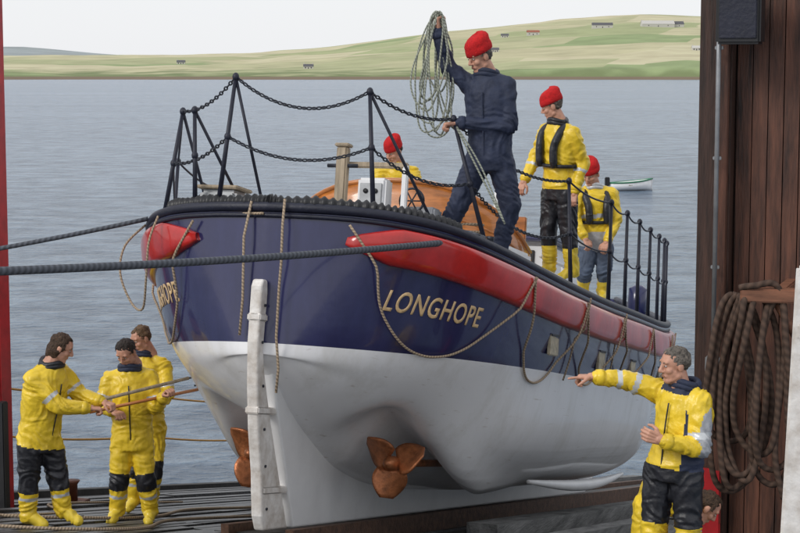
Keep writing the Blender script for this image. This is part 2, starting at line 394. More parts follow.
ls.append(([(-.14,-.02,2.7),(-.16,-.08,2.4),(-.15,-.04,1.9),(-.16,-.03,1.6)],.011))
ls.append((cat([(-1.42,.66,2.55),(-1.55,.55,2.35),(-1.55,.5,2.1),(-1.42,.5,1.85),(-1.25,.38,1.80),(-1.15,.2,2.05),(-1.12,.14,2.35),(-1.08,.2,2.58)],5),.010))
multitube('grab_line',ls,M['rope_tan'],boat,7)
ST={}
def stan(key,u,v,h,lu=0,lv=0):
    b=Vector((v,u,deckw(u,v)));t=b+Vector((lv,lu,h));ST[key]=(b,t)
    tube('stanchion',[b,t],[.023,.017],M['dark'],boat,8)
    for f in(.55,1.0):
        p=b.lerp(t,f);multitube('stanchion_eye',[([p+Vector((.0,0,-.035)),p+Vector((0,0,-.02)),p,p+Vector((0,0,.02)),p+Vector((0,0,.035))],[.012,.026,.031,.026,.012])],M['dark'],boat,8)
    tube('stanchion_base',[b,b+Vector((0,0,.07))],.036,M['dark'],boat,8)
stan('a',.12,-.50,1.12,0,.08);stan('b',.24,-.76,.86,0,-.07);stan('c',.66,-1.26,1.02,.0,.12)
stan('d',.5,.74,1.05,0,-.10);stan('e',1.75,1.42,1.24,-.25,-.34)
stan('f',3.7,1.72,1.16,0,-.08)
fk=[4.8,5.7,6.5,7.3,8.1,9.0,10]
for i,u in enumerate(fk): stan('g%d'%i,u,fB(u)-.07,1.14,lv=-.02)
pk=[1.8,3.2,4.8,6.5,8.1,10]
for i,u in enumerate(pk): stan('p%d'%i,u,-(fB(u)-.07),.92)
tube('stay',[ST['d'][1],(1.15,1.15,deckw(1.15,1.15))],.014,M['dark'],boat)
tube('stay',[ST['a'][1],(-.22,.4,deckw(.4,-.22))],.014,M['dark'],boat)
tube('stay',[ST['b'][1],(-.5,.75,deckw(.75,-.5))],.014,M['dark'],boat)
tube('stay',[ST['c'][1],(-1.0,1.2,deckw(1.2,-1.0))],.014,M['dark'],boat)
def mid(k,f=.55): return ST[k][0].lerp(ST[k][1],f)
def ch(a,b,d,n='chain'): chain(n,cat(sag(a,b,d,8),3),boat)
ch(ST['a'][1],ST['d'][1],.2);ch(mid('a'),mid('d'),.15)
ch(ST['c'][1],ST['a'][1],.08);ch(mid('c'),mid('a'),.07)
ch(ST['d'][1],ST['e'][1],.08);ch(mid('d'),mid('e'),.12)
ch(ST['e'][1],ST['f'][1],.16);ch(mid('e'),mid('f'),.2)
for ks,pf in((fk,'g'),(pk,'p')):
    prev='f' if pf=='g' else 'c'
    for i in range(len(ks)):
        k=pf+'%d'%i
        tube('guard_wire',sag(ST[prev][1],ST[k][1],.05,8),.010,M['dark'],boat,6);tube('guard_wire',sag(mid(prev),mid(k),.05,8),.009,M['dark'],boat,6);prev=k
def doghouse():
    VS=[];FS=[];HW=1.32
    n=28;prof=[]
    for i in range(n+1):
        a=math.pi*(i/n);x=-HW*math.cos(a);s_=math.sin(a);prof.append((math.copysign(abs(x/HW)**.8*HW,x),s_))
    rows=[]
    for lev in range(7):
        t=lev/6;row=[]
        for x,s_ in prof:
            px=x*(1-.08*t)-.02; u=4.05-(1.0-.1*t)*s_**.7; w=deckw(u,px)-.02+t*(.42+.48*s_); row.append((px,u,w))
        rows.append(row)
    for sh in(.85,.6,.3,0.02):
        row=[]
        for q,(x,s_) in enumerate(prof):
            row.append((x*.92*sh**.6-.02,4.05-.9*s_**.7*sh,rows[6][q][2]+.12*(1-sh**2)))
        rows.append(row)
    for r in rows: VS+=r
    m=n+1
    for i in range(len(rows)-1):
        for j in range(n): FS.append((i*m+j,i*m+j+1,(i+1)*m+j+1,(i+1)*m+j))
    mk('doghouse',VS,FS,M['varnish'],boat)
    tube('doghouse_rim',rows[6],.024,M['varnish'],boat,8)
    tube('doghouse_moulding',rows[4],.012,M['varnish'],boat,8)
    tube('doghouse_plinth',rows[1],.02,M['dark'],boat,8)
    box('doghouse_bulkhead',(-.02,4.1,2.72),(2.3,.05,.76),M['varnish'],boat,.01)
doghouse()
box('wheelhouse',(-.1,8.3,2.72),(1.5,2.2,.9),M['white'],boat,.06)
box('wheelhouse_roof',(-.1,8.3,3.2),(1.65,2.4,.06),M['navy'],boat,.02)
for x in(-.5,.0,.4): box('wheelhouse_window',(x-.1,7.19,2.92),(.32,.03,.28),M['blackp'],boat,.01)
tube('mast',[(-.1,7.4,3.2),(-.1,7.35,3.85)],[.04,.025],M['white'],boat)
# deck gear
box('samson_post',(.18,1.2,2.96),(.10,.10,.78),M['timber'],boat,.015)
box('samson_post_cap',(.18,1.2,3.36),(.13,.13,.03),M['timber'],boat,.008)
tube('samson_pin',[(.04,1.2,3.18),(.32,1.2,3.18)],.018,M['galv'],boat,8)
box('gear_beam',(.45,1.28,3.2),(.62,.06,.05),M['timber'],boat,.01)
box('gear_beam_leg',(.74,1.28,2.86),(.05,.06,.7),M['white'],boat,.01)
box('instrument_box',(.46,1.3,2.86),(.26,.2,.44),M['white'],boat,.02)
box('instrument_panel',(.46,1.192,2.9),(.2,.02,.26),M['steel'],boat,.004)
for i in range(4): tube('instrument_dial',[(.415+.09*(i%2),1.184,2.96-.12*(i//2)),(.415+.09*(i%2),1.172,2.96-.12*(i//2))],.022,M['blackp'],boat,12)
box('gear_locker',(.78,1.7,2.74),(.3,.25,.28),M['deck'],boat,.02)
tube('gear_wheel',[(.74+.11*math.cos(a),1.5,2.92+.11*math.sin(a)) for a in np.linspace(0,6.283,25)],.011,M['galv'],boat,6)
for a in(0,1.05,2.1): tube('gear_wheel_spoke',[(.74+.11*math.cos(a),1.5,2.92+.11*math.sin(a)),(.74-.11*math.cos(a),1.5,2.92-.11*math.sin(a))],.007,M['galv'],boat,6)
box('vent_box',(-.62,.5,2.74),(.34,.3,.2),M['steel'],boat,.03)
box('vent_lid',(-.62,.5,2.86),(.38,.34,.03),M['timber'],boat,.01)
tube('fairlead',[(-.95,.62,2.55),(-.95,.62,2.76),(-.85,.57,2.8)],[.05,.04,.03],M['galv'],boat,10)
tube('bollard',[(.98,1.3,2.45),(.98,1.3,2.74),(.98,1.3,2.76)],[.06,.06,.075],M['dark'],boat,12)
tube('bollard_pin',[(.86,1.3,2.68),(1.10,1.3,2.68)],.02,M['dark'],boat,8)
multitube('fairlead',[([(1.46,1.13,2.42),(1.46,1.13,2.58),(1.46,1.13,2.6)],[.035,.03,.04]),([(1.54,1.28,2.42),(1.54,1.28,2.58),(1.54,1.28,2.6)],[.035,.03,.04])],M['galv'],boat,10)
box('side_locker',(1.28,2.7,2.5),(.35,.8,.26),M['white'],boat,.03)
tube('grab_rail',[(1.45,2.4,2.42),(1.45,2.45,2.56),(1.5,4.2,2.5),(1.5,4.3,2.36)],.014,M['white'],boat)
multitube('rope_heap',[([(1.1+(.16+.02*math.sin(a*3.1))*math.cos(a*.9),2.0+.16*math.sin(a*.9),2.5+.010*a) for a in np.linspace(0,30,120)],.012)],M['rope_tan'],boat,6)
tube('fender_bag',[(1.45,8.6,2.4),(1.45,8.6,2.45),(1.46,8.6,2.75),(1.46,8.6,2.8)],[.06,.12,.12,.05],M['navy'],boat,12)
for u in(5.1,6.0,7.0): box('hand_rail_post',(1.1,u,2.6),(.05,.05,.35),M['white'],boat,.01)
tube('hand_rail',[(1.1,4.9,2.78),(1.1,7.2,2.78)],.02,M['white'],boat)

# ---------------- hawsers (top level)
f1=B2W((1.50,1.20,2.575))
hp=sag(V(-3.2,9.0,-1.04),f1,.05,40)
hp+=[B2W((1.35,1.26,2.62)),B2W((1.15,1.3,2.64)),B2W((1.05,1.33,2.64))]
tube('hawser_rope',hp,.027,M['rope_dark'],None,10)
tube('hawser_rope.001',sag(V(-4.9,15.0,-1.72),B2W((-1.38,.62,2.60)),.03,20),.02,M['rope_dark'],None,8)

# ---------------- slipway
slip=empty('slipway')
plank=mat('slip_planks',(.085,.084,.084),.42,var=.55,vs=2.2,bump=.6,bs=25,dirt=(.018,.018,.019))
VS=[];FS=[];x=-4.1
while x<4.3:
    dz=random.uniform(-.012,.012);y=4.0
    while y<34:
        ln=random.uniform(2,4.5);y1=min(34.2,y+ln)-.02;dd=dz+random.uniform(-.012,.012);o=len(VS)
        for xx in(x,x+.125+random.uniform(-.01,.008)):
            for yy in(y,y1):
                for th in(-.06,0): VS.append((xx,yy,slipz(yy)+th+dd))
        FS+=[tuple(o+i for i in f) for f in((0,1,3,2),(4,6,7,5),(0,4,5,1),(2,3,7,6),(0,2,6,4),(1,5,7,3))];y=y1+.02
    x+=.17
mk('planks',VS,FS,plank,slip,smooth=False)
beam=mat('slip_beams',(.04,.038,.035),.7,var=.4,vs=3,bump=.4,bs=20)
boxes('bearers',[((0.1,5+k*1.0,slipz(5+k*1.0)-.2),(8.5,.2,.2)) for k in range(30)],beam,slip)
lp=[]
for y in range(16,36,3):
    for xx in(-3.9,-1.3,1.3,4.1): lp.append(((xx,y,(slipz(y)-.34-12)/2),(.28,.28,slipz(y)-.34+12)))
boxes('piles',lp,beam,slip)
def way(name,x,w,y0,y1,top,m,h=.2,x2=None):
    VS=[]
    for sgn in(-1,1):
        for yy,xc in((y0,x),(y1,x if x2 is None else x2)):
            for th in(top-h,top): VS.append((xc+sgn*w/2,yy,slipz(yy)+th))
    mk(name,VS,[(0,1,3,2),(4,6,7,5),(0,4,5,1),(2,3,7,6),(0,2,6,4),(1,5,7,3)],m,slip,smooth=False)
way('keelway',.18,.46,13.1,34,.135,beam,x2=-.4)
rustk=mat('rusty_rail',(.12,.06,.035),.6,metal=.3,var=.5,vs=12,bump=.3)
way('keel_channel_side',.47,.07,13.0,34,.20,rustk,.24,x2=-.11);way('keel_channel_side',-.11,.07,13.0,34,.20,rustk,.24,x2=-.69)
grey=mat('weathered_timber',(.16,.16,.155),.7,var=.5,vs=3,bump=.5,bs=20,stretch=(3,.4,3))
way('bilge_way',1.3,.3,15.6,34,.22,grey,.24);way('bilge_way',-1.2,.24,18.5,34,.2,grey,.24)
way('side_way',2.1,.22,14.5,34,.2,grey,.22)
for k in range(34):
    y=14.6+k*.5
    box('tread',(3.0,y,slipz(y)+.07),(1.5,.2,.06),grey,slip,.008,(random.uniform(-.02,.02),0,random.uniform(-.02,.02)))
way('kerb',-4.2,.16,15,34,.06,beam,.3)
hr=empty('slip_handrail')
rust=mat('rusty_post',(.16,.05,.025),.7,var=.4,vs=10,bump=.3)
prev=None
for y in(16.6,20.3,24.2,28,32):
    b=Vector((-4.75,y,slipz(y)-.1));t=b+Vector((0,0,1.35))
    box('rail_post',(b+t)/2,(.1,.1,1.45),rust,hr,.01)
    box('rail_post_bracket',b+Vector((.25,0,-.08)),(.6,.1,.08),rust,hr,.01)
    if prev:
        multitube('rail_rope',[(sag(prev+Vector((0,0,-.05)),t+Vector((0,0,-.05)),.05,8),.014),(sag(prev+Vector((0,0,-.6)),t+Vector((0,0,-.6)),.05,8),.014)],M['rope_orange'],hr,6)
    else:
        q=Vector((-4.3,15.1,slipz(15.1)+1.1));multitube('rail_rope',[(sag(q,t+Vector((0,0,-.05)),.05,8),.014),(sag(q-Vector((0,0,.5)),t+Vector((0,0,-.6)),.05,8),.014)],M['rope_orange'],hr,6)
    prev=t
def onslip(x,y,dz=.025): return Vector((x,y,slipz(y)+dz))
multitube('mooring_line',[(cat([onslip(-3.9,13.0),onslip(-3.2,13.5),onslip(-2.4,13.9),onslip(-1.9,15),onslip(-2.2,16.5),onslip(-2.0,18),onslip(-2.3,20)],8),.016),(cat([onslip(-3.6,12.5),onslip(-2.9,13.1),onslip(-2.6,14.6),onslip(-3.3,15.6),onslip(-2.8,17.5)],8),.012),(cat([onslip(-2.2,12.6),onslip(-1.6,13.0),onslip(-1.3,13.8),onslip(-1.6,15),onslip(-1.3,17)],8),.016)],M['rope_tan'],None,6)
b_=empty('mooring_bollard',onslip(-3.45,16.2,0))
tube('post',[(0,0,0),(0,0,.2),(0,0,.24)],[.07,.07,.1],rust,b_,12); box('base',(0,0,.01),(.3,.3,.03),rust,b_)

# ---------------- boathouse
bh=empty('boathouse')
D=14.9
bl=[];x=3.70
while x<8.5:
    bl.append(((x+.065,D+.1+random.uniform(-.006,.006),-1.3),(.122,.05,6.4)));x+=.13
boxes('wall_boards',bl,M['woodwall'],bh)
boxes('wall_backing',[((6.0,D+.19,-1.3),(5.0,.1,6.4))],M['woodpost'],bh)
box('door_post',(3.55,D+.05,-1.3),(.27,.3,6.4),M['woodpost'],bh,.012)
box('post_batten',(3.62,D-.125,-1.0),(.10,.04,5.6),M['woodwall'],bh,.008)
box('post_red_foot',(3.54,D-.13,-4.05),(.25,.05,1.45),M['redpost'],bh,.01)
box('left_door_post',(-3.47,D+.05,-1.5),(.12,.2,6.6),M['redpost'],bh,.012)
box('left_door_edge',(-3.60,D-.05,-1.5),(.12,.12,6.6),M['woodpost'],bh,.012)
boxes('left_wall_boards',[((-3.75-.13*i,D+.1,-1.5),(.122,.05,6.6)) for i in range(12)],M['woodwall'],bh)
box('door_stop',(-3.37,D-.1,-3.9),(.08,.1,1.4),M['blackp'],bh,.01)
e=empty('conduit');co=M['steel']
p=V(2.60,14.62,0);tube('pipe',[(p.x,p.y,2.0),(p.x,p.y,-2.35)],.020,co,e,8)
box('switch_box',(p.x,p.y,-2.42),(.12,.08,.16),co,e,.012)
for z in(.2,-.7,-1.6): box('clip',(p.x,p.y+.02,z),(.07,.03,.03),co,e,.005)
e=empty('wall_speaker');p=V(2.74,14.45,.5);box('cabinet',p,(.36,.25,.55),M['blackp'],e,.02);box('grille',p+Vector((0,-.13,0)),(.3,.02,.46),M['dark'],e,.01)
e=empty('hanging_rope_coil')
wb=mat('bracket_wood',(.26,.11,.06),.6,var=.35,stretch=(.5,3,3))
p=V(2.93,14.05,-1.76);box('bracket_bar',p,(.44,.14,.11),wb,e,.012,(0,0,.15))
tube('bracket_leg',[p+Vector((.04,.06,-.03)),p+Vector((.22,.12,-.36))],.035,wb,e,8)
box('bracket_arm',p+Vector((.08,.4,0)),(.1,.9,.1),wb,e,.012)
lst=[]
for k in range(8):
    c=V(2.66+.045*k*random.uniform(.6,1.3),14.2-.03*k,-1.78);w_=random.uniform(.09,.18);hh=random.uniform(1.2,1.7)
    pts=[c+Vector((w_*math.sin(a)*(1.1-.5*math.cos(a))+.02*math.sin(3*a+k),.06*math.cos(a*2+k)+.05*math.sin(a),-hh/2+hh/2*math.cos(a))) for a in np.linspace(0,2*math.pi,15)[:-1]]
    lst.append((cat(pts,4,True),.026))
lst.append((cat([V(2.7,14.05,-1.7),V(2.8,14.0,-1.68),V(3.0,14.0,-1.7),V(3.06,14.0,-2.2),V(3.0,14.0,-3.0),V(3.08,14.0,-3.4)],6),.026))
multitube('coil',lst,M['rope_brown'],e,8)
e=empty('white_post');box('board',V(2.07,8.9,-2.02),(.22,.06,2.1),M['rudder'],e,.015,(0,math.radians(2),0));box('rail',V(2.15,8.85,-1.3),(.3,.05,.08),M['rudder'],e,.01)

# ---------------- PEOPLE
def cap(acc,p1,p2,r1,r2,n=12):
    p1=Vector(p1);p2=Vector(p2);d=p2-p1
    if d.length<1e-5:d=Vector((0,0,1e-4))
    t=d.normalized();x=t.orthogonal().normalized();y=t.cross(x);VS,FS=acc;o=len(VS)
    rings=[]
    for k in(1,2,3):
        a=math.pi/2*(1-k/3);rings.append((p1-t*r1*math.sin(a),r1*math.cos(a)))
    L=d.length;m=max(1,int(L/.05))
    for k in range(1,m): rings.append((p1+d*k/m,r1+(r2-r1)*k/m))
    for k in(0,1,2):
        a=math.pi/2*k/3;rings.append((p2+t*r2*math.sin(a),r2*math.cos(a)))
    VS.append(p1-t*r1)
    for c,r in rings:
        for j in range(n):
            a=2*math.pi*j/n;VS.append(c+x*r*math.cos(a)+y*r*math.sin(a))
    VS.append(p2+t*r2);e=len(VS)-1
    for j in range(n): FS.append((o,o+1+(j+1)%n,o+1+j))
    for i in range(len(rings)-1):
        for j in range(n):
            a=o+1+i*n+j;b=o+1+i*n+(j+1)%n;FS.append((a,b,b+n,a+n))
    q=o+1+(len(rings)-1)*n
    for j in range(n): FS.append((q+j,q+(j+1)%n,e))
def ell(acc,c,rad,R=None,n=14,m=9):
    VS,FS=acc;o=len(VS);c=Vector(c)
    for i in range(m+1):
        th=math.pi*i/m
        for j in range(n):
            ph=2*math.pi*j/n;v=Vector((rad[0]*math.sin(th)*math.cos(ph),rad[1]*math.sin(th)*math.sin(ph),rad[2]*math.cos(th)))
            if R: v=R@v
            VS.append(c+v)
    for i in range(m):
        for j in range(n): FS.append((o+i*n+j,o+(i+1)*n+j,o+(i+1)*n+(j+1)%n,o+i*n+(j+1)%n))
def loft(acc,rings,n=18):
    VS,FS=acc;o=len(VS)
    for c,a,b in rings:
        for j in range(n):
            t=2*math.pi*j/n;VS.append(c+a*math.cos(t)+b*math.sin(t))
    for i in range(len(rings)-1):
        for j in range(n): FS.append((o+i*n+j,o+i*n+(j+1)%n,o+(i+1)*n+(j+1)%n,o+(i+1)*n+j))
    FS.append(tuple(o+j for j in range(n))[::-1]);FS.append(tuple(o+(len(rings)-1)*n+j for j in range(n)))
def remeshed(acc,vox,smooth=4,fac=.5):
    me=bpy.data.meshes.new('tmp');me.from_pydata([tuple(v) for v in acc[0]],[],acc[1])
    bm=bmesh.new();bm.from_mesh(me);bmesh.ops.remove_doubles(bm,verts=bm.verts,dist=1e-5);bmesh.ops.recalc_face_normals(bm,faces=bm.faces);bm.to_mesh(me);bm.free()
    o=bpy.data.objects.new('tmp',me);sc.collection.objects.link(o)
    md=o.modifiers.new('r','REMESH');md.mode='VOXEL';md.voxel_size=vox;md.use_smooth_shade=True
    if smooth: m2=o.modifiers.new('s','SMOOTH');m2.factor=fac;m2.iterations=smooth
    dg=bpy.context.evaluated_depsgraph_get();dg.update();res=bpy.data.meshes.new_from_object(o.evaluated_get(dg));bpy.data.objects.remove(o)
    res.materials.clear()
    return res
def link(name,me,parent,mats):
    for m in mats: me.materials.append(m)
    me.polygons.foreach_set('use_smooth',[True]*len(me.polygons))
    o=bpy.data.objects.new(name,me);sc.collection.objects.link(o);o.parent=parent;return o
def hand(parent,wrist,d,nrm,side,curl,k=1.0,glove=None):
    d=Vector(d).normalized();nrm=Vector(nrm);nrm=(nrm-d*nrm.dot(d)).normalized();b=d.cross(nrm)*side
    w=Vector(wrist);acc=([],[])
    cl=curl if isinstance(curl,(list,tuple)) else [curl]*4
    cap(acc,w-d*.03,w+d*.02,.026*k,.028*k)
    for i,(o_,ln) in enumerate(zip((.031,.011,-.010,-.029),(.072,.082,.076,.06))):
        kn=w+(d*(.088-.004*abs(i-1.3))+b*o_)*k
        cap(acc,w+(d*.012+b*o_*.6)*k,kn,.016*k,.0125*k,8)
        ang=0;p=kn
        for sgl,bend,r0,r1 in((.45,70,.0105,.0095),(.31,80,.0095,.0085),(.24,50,.0085,.007)):
            ang+=math.radians(bend)*cl[i];dd=(d*math.cos(ang)+nrm*math.sin(ang)+b*o_*1.5*(1-cl[i])).normalized()
            q=p+dd*ln*sgl*k;cap(acc,p,q,r0*k,r1*k,8);p=q
    c=sum(cl)/4;p=w+(d*.03+b*.026)*k
    for dv,l_,r0,r1 in(((.6,.75,.25),.035,.015,.0125),((.8,.45-.4*c,.3+.5*c),.032,.012,.0105),((.85,.1-.6*c,.3+.6*c),.026,.0105,.008)):
        q=p+(d*dv[0]+b*dv[1]+nrm*dv[2]).normalized()*l_*k;cap(acc,p,q,r0*k,r1*k,8);p=q
    me=remeshed(acc,.0045,2,.4);return link('hand',me,parent,[glove or M['skin']])
def head(parent,loc,face,up,hair='hairb',hat=None,k=1.0,long=False):
    f=Vector(face).normalized();upv=Vector(up);x=f.cross(upv).normalized();z=x.cross(f).normalized()
    R=Matrix((x,f,z)).transposed().to_4x4();e=empty('head',parent=parent);ru=random.uniform
    e.matrix_local=Matrix.Translation(loc)@R@Matrix.Diagonal((k*ru(.96,1.06),k*ru(.97,1.04),k*ru(.96,1.04),1))
    ns=ru(.85,1.25);jw=ru(.92,1.12);bw=ru(.8,1.1)
    acc=([],[])
    ell(acc,(0,-.005,.03),(.078,.096,.088));ell(acc,(0,.020,-.045),(.064*jw,.066,.072));cap(acc,(-.014*jw,.058,-.095),(.014*jw,.058,-.095),.023*jw,.023*jw)
    cap(acc,(0,.086,.014),(0,.101+.003*ns,-.024),.010*ns,.013*ns);cap(acc,(-.011,.092,-.030),(.011,.092,-.030),.009*ns,.009*ns)
    cap(acc,(-.042,.072,.034),(.042,.072,.034),.014*bw,.014*bw);ell(acc,(.036,.056,-.024),(.028,.027,.026));ell(acc,(-.036,.056,-.024),(.028,.027,.026))
    cap(acc,(-.018,.076,-.062),(.018,.076,-.062),.012,.012)
    for s in(1,-1):
        ell(acc,(s*.080,-.008,-.004),(.010,.022,.033));cap(acc,(s*.05*jw,.0,-.065),(s*.03,.045,-.088),.022,.02)
    cap(acc,(0,-.015,-.05),(0,-.035,-.19),.062,.07)
    me=remeshed(acc,.006,3,.45)
    me.materials.append(M['skin']);me.materials.append(M['lip'])
    for p in me.polygons:
        c=p.center
        if c.y>.07 and abs(c.x)<.024 and -.067<c.z<-.058:p.material_index=1
    me.polygons.foreach_set('use_smooth',[True]*len(me.polygons))
    o=bpy.data.objects.new('face',me);sc.collection.objects.link(o);o.parent=e
    for s in(1,-1):
        a=([],[]);ell(a,(s*.031,.077,.009),(.0115,.009,.0055),n=10,m=6);mk('eye',a[0],a[1],M['eyew'],e)
        a=([],[]);ell(a,(s*.031,.0842,.009),(.0055,.003,.005),n=8,m=5);mk('iris',a[0],a[1],M['eyed'],e)
        tube('eyebrow',[(s*.014,.088,.029),(s*.03,.087,.033),(s*.048,.077,.028)],[.002,.0035,.002],M[hair],e,6)
    a=([],[]);ell(a,(0,-.012,.035),(.085,.1,.092),n=30,m=22)
    if long:
        ell(a,(0,-.06,-.03),(.075,.055,.09),n=24,m=14);ell(a,(.06,-.03,-.03),(.03,.04,.06));ell(a,(-.06,-.03,-.03),(.03,.04,.06))
    me=remeshed(a,.007,0);hsd=Vector((ru(0,9),0,0))
    bm=bmesh.new();bm.from_mesh(me)
    for v in bm.verts:
        c=v.co;q=noise.noise(Vector((c.x*60,c.y*60,c.z*25))+hsd)*.009+noise.noise(c*22+hsd)*.011;v.co=c+c.normalized()*q
    dl=[v for v in bm.verts if (v.co.y>.035+ .25*max(0,v.co.z-.03)+.03*noise.noise(v.co*50+hsd) and v.co.z<.085) or (v.co.z<-.02 and v.co.y>-.03 and not long) or v.co.z<(-.06 if not long else -.13)or(v.co.y>-.01 and v.co.z<.01 and not long)]
    bmesh.ops.delete(bm,geom=dl,context='VERTS');bm.to_mesh(me);bm.free()
    link('hair',me,e,[M[hair]])
    if hat=='beanie':
        prof=[(.020,1.04),(.022,1.10),(.045,1.125),(.068,1.11),(.074,1.08),(.078,1.065),(.10,1.07),(.125,1.0),(.148,.82),(.163,.54),(.170,.22),(.171,.02)]
        VS=[];FS=[];n=56;hs=random.uniform(0,9);tl=random.uniform(-.25,.25)
        for z_,s_ in prof:
            for j in range(n):
                t=2*math.pi*j/n;rb=1+.014*(j%2)+.06*noise.noise(Vector((math.cos(t)*1.5+hs,math.sin(t)*1.5,z_*18)))*(1 if z_>.07 else .3)
                bk=-.012-.25*max(0,z_-.1)
                VS.append((.083*s_*rb*math.cos(t)+tl*max(0,z_-.09),bk+.099*s_*rb*math.sin(t),z_+.016-.012*math.sin(t)+.02*max(0,(z_-.1))*math.cos(t)))
        for i in range(len(prof)-1):
            for j in range(n): FS.append((i*n+j,i*n+(j+1)%n,(i+1)*n+(j+1)%n,(i+1)*n+j))
        FS.append(tuple((len(prof)-1)*n+j for j in range(n)));mk('knitted_hat',VS,FS,M['hat'],e)
    return e
def person(name,loc,S,J,zone,face,hat=None,hair='hairb',build=1.0,hands=(.8,.8),collar=None,headk=1.05,long=False,hdir=(None,None),hn=(None,None),up=(0,0,1),jacket_long=.06,vest=False,tag=None):
    e=empty(name,loc,(0,0,math.radians(20)))
    j={k:Vector(v)*(S/100) for k,v in J.items()}
    g=build;acc=([],[]);bones=[]
    def bone(lb,a,b,r1,r2):
        cap(acc,j[a],j[b],r1*g,r2*g);bones.append((lb,j[a],j[b],r1*g,r2*g))
    pel,neck=j['pel'],j['neck'];hx=(j['hipR']-j['hipL']);hx.normalize();sx=(j['shR']-j['shL']).normalized()
    ch_=j.get('chest',pel.lerp(neck,.62));spine=(neck-pel).normalized()
    hm_=(j['hipR']+j['hipL'])/2
    def ring(c,ax,w,dp):
        ax=(ax-spine*ax.dot(spine)).normalized();dy=spine.cross(ax).normalized();return(c,ax*w*g,dy*dp*g)
    pts=[(hm_-spine*jacket_long,hx,.175,.14),(pel,hx,.18,.145),(pel.lerp(ch_,.4),hx.lerp(sx,.4),.168,.14),(pel.lerp(ch_,.8),hx.lerp(sx,.8),.19,.145),(ch_.lerp(neck,.25),sx,.2,.145),(ch_.lerp(neck,.65),sx,.18,.125),(neck-spine*.015,sx,.10,.095),(neck+spine*.035,sx,.080,.08)]
    loft(acc,[ring(*p) for p in pts])
    bones.append(('torso',pel,ch_,.16*g,.16*g));bones.append(('torso',ch_,neck-spine*.06,.15*g,.1*g))
    for s in'LR':
        c2=ch_.lerp(neck,.6);cap(acc,c2,j['sh'+s],.09*g,.08*g);cap(acc,neck-spine*.03,j['sh'+s]+spine*.0,.07*g,.07*g)
        bones.append(('torso',c2,c2.lerp(j['sh'+s],.7),.09*g,.08*g))
        bone('uarm','sh'+s,'el'+s,.080,.064);bone('farm','el'+s,'wr'+s,.063,.047)
        bone('thigh','hip'+s,'kn'+s,.108,.084);bone('shin','kn'+s,'an'+s,.083,.066)
        a_=j['an'+s];t_=j['toe'+s];bone('foot','an'+s,'toe'+s,.055,.042)
        hd=(a_-t_).normalized();cap(acc,a_+Vector((0,0,-.03)),a_+hd*.035+Vector((0,0,-.045)),.045*g,.04*g)
    me=remeshed(acc,.0115,4,.5)
    n=len(me.vertices);co=np.empty(n*3);me.vertices.foreach_get('co',co);co=co.reshape(-1,3)
    nn=np.empty(n*3);me.vertices.foreach_get('normal',nn);nn=nn.reshape(-1,3)
    sd=random.random()*50
    jts=[np.array(j[k]) for k in('elL','elR','knL','knR','shL','shR','hipL','hipR','anL','anR')]
    near=np.min([np.linalg.norm(co-q,axis=1) for q in jts],axis=0);amp=.55+1.0*np.exp(-(near/.16)**2)
    for i in range(n):
        c=Vector(co[i]);d1=noise.noise(c*3.5+Vector((sd,0,0)))
        q=Vector((c.x*6+sd+d1*2,c.y*6,c.z*13+d1*4+c.x*6));v=.32-1.2*abs(noise.noise(q))+.3*noise.noise(q*2.3)
        co[i]+=nn[i]*v*.021*amp[i]
    me.vertices.foreach_set('co',co.ravel());me.update()
    names=['yellow','black','navycloth','refl','yboot','greyc','bluetr']
    fc=np.empty(len(me.polygons)*3);me.polygons.foreach_get('center',fc);fc=fc.reshape(-1,3)
    best=np.full(len(fc),1e9);lab=np.zeros(len(fc),int);tt=np.zeros(len(fc))
    for k,(lb,a,b,r1,r2) in enumerate(bones):
        a=np.array(a);b=np.array(b);d=b-a;L2=d@d+1e-9;t=np.clip(((fc-a)@d)/L2,0,1);ds=np.linalg.norm(fc-(a+t[:,None]*d),axis=1)-(r1+(r2-r1)*t)
        m=ds<best;best[m]=ds[m];lab[m]=k;tt[m]=((fc-a)@d/L2)[m]
    fm=[]
    P=np.array(pel);SP=np.array(spine);SX=np.array(sx);NL=(neck-pel).length
    fw=np.cross(SP,SX)
    if fw@np.array(Vector(face))<0: fw=-fw
    for i in range(len(fc)):
        lb=bones[lab[i]][0];t=tt[i];h=float((fc[i]-P)@SP)/NL;lat=float((fc[i]-P)@SX);fr=float((fc[i]-P)@fw)
        if lb=='torso' or (lb=='thigh' and h>-.13):lb='torso'
        fm.append(names.index(zone(lb,t,h,lat,fr)))
    for k in names: me.materials.append(M[k])
    me.polygons.foreach_set('material_index',fm);me.polygons.foreach_set('use_smooth',[True]*len(me.polygons));me.update()
    o=bpy.data.objects.new('body',me);sc.collection.objects.link(o);o.parent=e
    for idx,s in enumerate('LR'):
        w=j['wr'+s];d=Vector(hdir[idx]) if hdir[idx] else (w-j['el'+s]);nr=Vector(hn[idx]) if hn[idx] else Vector((0,.2,-1))
        if abs(d.normalized().dot(nr.normalized()))>.95:nr=Vector((-1,0,0))
        hand(e,w+d.normalized()*.025,d,nr,1 if s=='L' else -1,hands[idx],1.08*headk)
        cc_=zone('farm',.95,0,0,0);q=w-j['el'+s];q.normalize()
        tube('cuff',[w-q*.045,w-q*.02,w+q*.012],[.052*g,.054*g,.049*g],M[cc_],e,16)
    hl=j['head']-Vector(up)*.018;head(e,hl,face,up,hair,hat,headk,long)
    sp=spine
    if collar:
        cc=neck;ax=sx*.082*g;dy=sp.cross(sx)*.082*g
        for hh_,rr_ in((.0,.028),(.03,.024)):
            tube('collar',cat([cc+ax*math.cos(a)+dy*math.sin(a)+sp*(hh_-.012*math.cos(a*2)) for a in np.linspace(0,2*math.pi,13)[:-1]],3,True),rr_,M[collar],e,8)
    F=Vector(fw)
